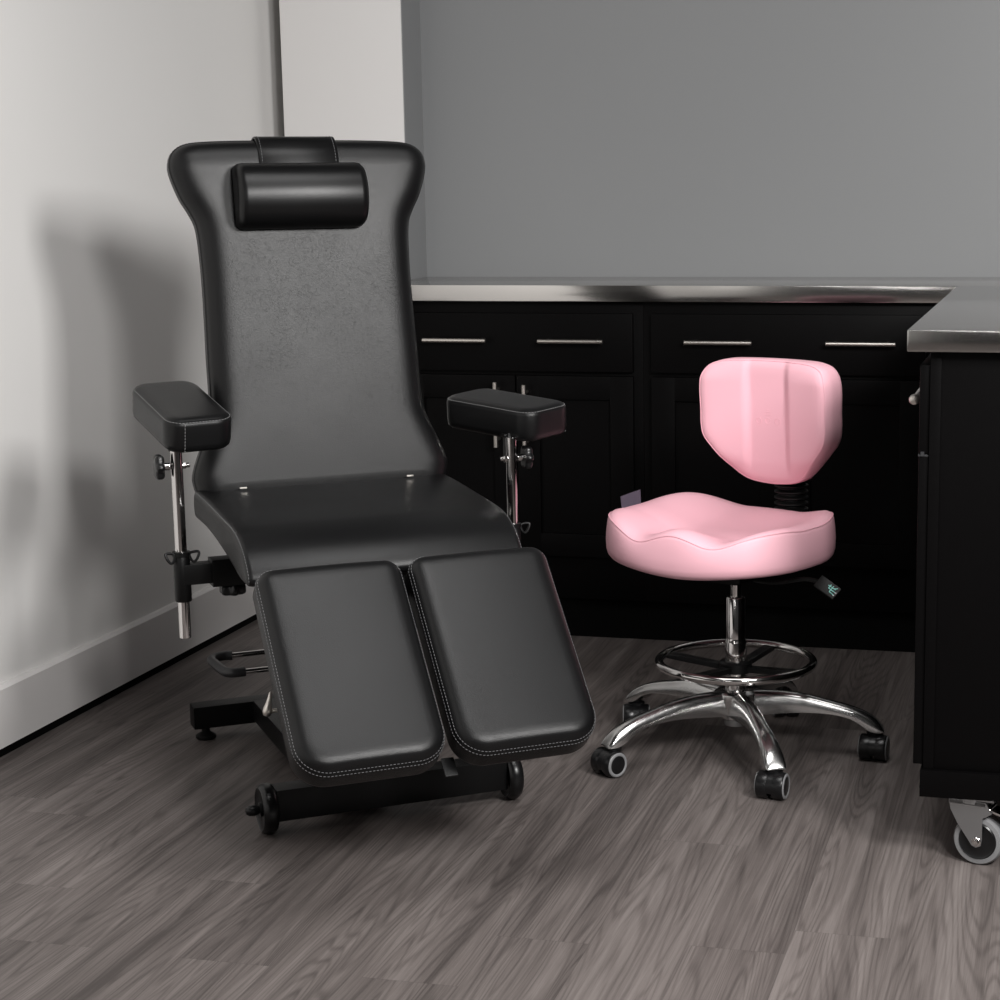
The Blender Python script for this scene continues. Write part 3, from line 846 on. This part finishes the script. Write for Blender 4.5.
# casters: light grey fork, black core, grey tyre
def cart_caster(x, y, first=False):
    ox, oy = x - .15, y - 3.75; r = .0425
    bm = bmesh.new()
    lathe(bm, (ox, oy, r), (1, 0, 0), [(.018, -.013), (.030, -.012), (.0325, -.010), (.0325, .010), (.030, .012), (.018, .013)], 40)
    return bm, r
proto = None
for (x, y) in ((-.148, 3.178), (.44, 3.178), (-.150, 4.30), (.44, 4.30)):
    if proto is None:
        r = .044
        # rolling direction roughly along +x so the wheel face is toward the camera
        bm = bmesh.new()
        boxr(bm, -.036, .046, -.030, .030, .1210, .1255, .001)
        lathe(bm, (0, 0, .1090), (0, 0, 1), [(.020, 0), (.024, .002), (.024, .010), (.020, .012)], 28)
        for s in (-1, 1):
            pl_ = [(-.036, .116), (.030, .116), (.040, .098), (.030, .091), (.024, .088), (.024, .050), (.022, .038), (.014, .034), (.006, .037), (.000, .046), (-.020, .074), (-.033, .098)]
            va = [bm.verts.new((px_, s * .019, pz_)) for px_, pz_ in pl_]; vb = [bm.verts.new((px_, s * .0215, pz_)) for px_, pz_ in pl_]
            m_ = len(pl_)
            for i in range(m_): bm.faces.new((va[i], va[(i + 1) % m_], vb[(i + 1) % m_], vb[i]))
            bm.faces.new(va); bm.faces.new(list(reversed(vb)))
        boxr(bm, -.036, .030, -.0215, .0215, .108, .1165, .001)
        proto = link('caster', bm, 'zinc', cart); proto.location = (x - .15, y - 3.75, 0); proto.rotation_euler = (0, 0, R(-14))
        bm = bmesh.new(); lathe(bm, (.014, 0, r), (0, 1, 0), [(.032, -.0130), (.034, -.0150), (.041, -.014), (.044, -.009), (.044, .009), (.041, .014), (.034, .0150), (.032, .0130)], 48)
        k1 = link('tyre', bm, 'grey_rubber', proto)
        bm = bmesh.new(); lathe(bm, (.014, 0, r), (0, 1, 0), [(.010, -.0175), (.014, -.0165), (.028, -.0155), (.0310, -.0170), (.0330, -.0150), (.0330, .0150), (.0310, .0170), (.028, .0155), (.014, .0165), (.010, .0175)], 48)
        k2 = link('wheel_core', bm, 'black_plastic', proto)
        bm = bmesh.new()
        cyl(bm, (.014, -.0255, r), (.014, .0255, r), .0052, 6); cyl(bm, (.014, -.0225, r), (.014, .0225, r), .0085, 24)
        k3 = link('axle_bolt', bm, 'chrome', proto)
        bm = bmesh.new(); box(bm, (.048, 0, .098), (.060, .034, .004), .001, Matrix.Rotation(R(16), 4, 'Y')); cyl(bm, (.034, -.020, .103), (.034, .020, .103), .004)
        k4 = link('brake_pedal', bm, 'chrome', proto)
    else:
        q = proto.copy(); COL.objects.link(q); q.parent = cart; q.location = (x - .15, y - 3.75, 0)
        for k in (k1, k2, k3, k4):
            c2 = k.copy(); COL.objects.link(c2); c2.parent = q

# ------------------------------------------------------------------ light
def area(name, loc, target, size, power, col=(1, 1, 1), sy=None):
    d = bpy.data.lights.new(name, 'AREA'); d.energy = power; d.color = col; d.shape = 'RECTANGLE' if sy else 'SQUARE'; d.size = size
    if sy: d.size_y = sy
    o = bpy.data.objects.new(name, d); COL.objects.link(o); o.location = loc
    o.rotation_euler = (Vector(target) - Vector(loc)).to_track_quat('-Z', 'Y').to_euler()
    return o
area('key_light', (.95, 1.70, 1.93), (-1.4, 3.4, .9), .5, 70, (1, .985, .97), .6)
area('second_light', (.72, .55, 2.10), (-1.2, 3.3, .7), .42, 60, (1, .985, .97), .42)
o_ = area('overhead_light', (-.55, 2.55, 2.75), (-.75, 2.85, 0), 1.5, 15, (1, .99, .98), 1.0); o_.data.spread = R(120)
area('added_wall_light', (-.95, -2.3, 2.0), (-2.17, -2.2, .7), .8, 34, (1, .985, .97), 1.6)  # added lamp, brightens the unseen stretch of wall mirrored in the worktop edge
w = bpy.data.worlds.new('room_light'); sc.world = w; w.use_nodes = True
w.node_tree.nodes['Background'].inputs['Color'].default_value = (1, .985, .97, 1)
w.node_tree.nodes['Background'].inputs['Strength'].default_value = .03

# ------------------------------------------------------------------ camera
cam = bpy.data.cameras.new('camera'); co = bpy.data.objects.new('camera', cam); COL.objects.link(co)
F, PX, PY, YAW, PIT, ROL, H = 1875.18, 599.98, 516.60, -.24940, .17656, .01197, 1.175
fwd = Vector((math.sin(YAW) * math.cos(PIT), math.cos(YAW) * math.cos(PIT), -math.sin(PIT)))
right = Vector((math.cos(YAW), -math.sin(YAW), 0)); down = fwd.cross(right)
r2 = math.cos(ROL) * right + math.sin(ROL) * down; d2 = -math.sin(ROL) * right + math.cos(ROL) * down
m = Matrix((r2, -d2, -fwd)).transposed().to_4x4(); m.translation = (0, 0, H)
co.matrix_world = m
cam.sensor_width = 36; cam.lens = F * 36 / 1000
cam.shift_x = (500 - PX) / 1000; cam.shift_y = (PY - 500) / 1000
cam.clip_start = .05
sc.camera = co
sc.view_settings.view_transform = 'Standard'
sc.view_settings.look = 'None'
sc.view_settings.exposure = 0
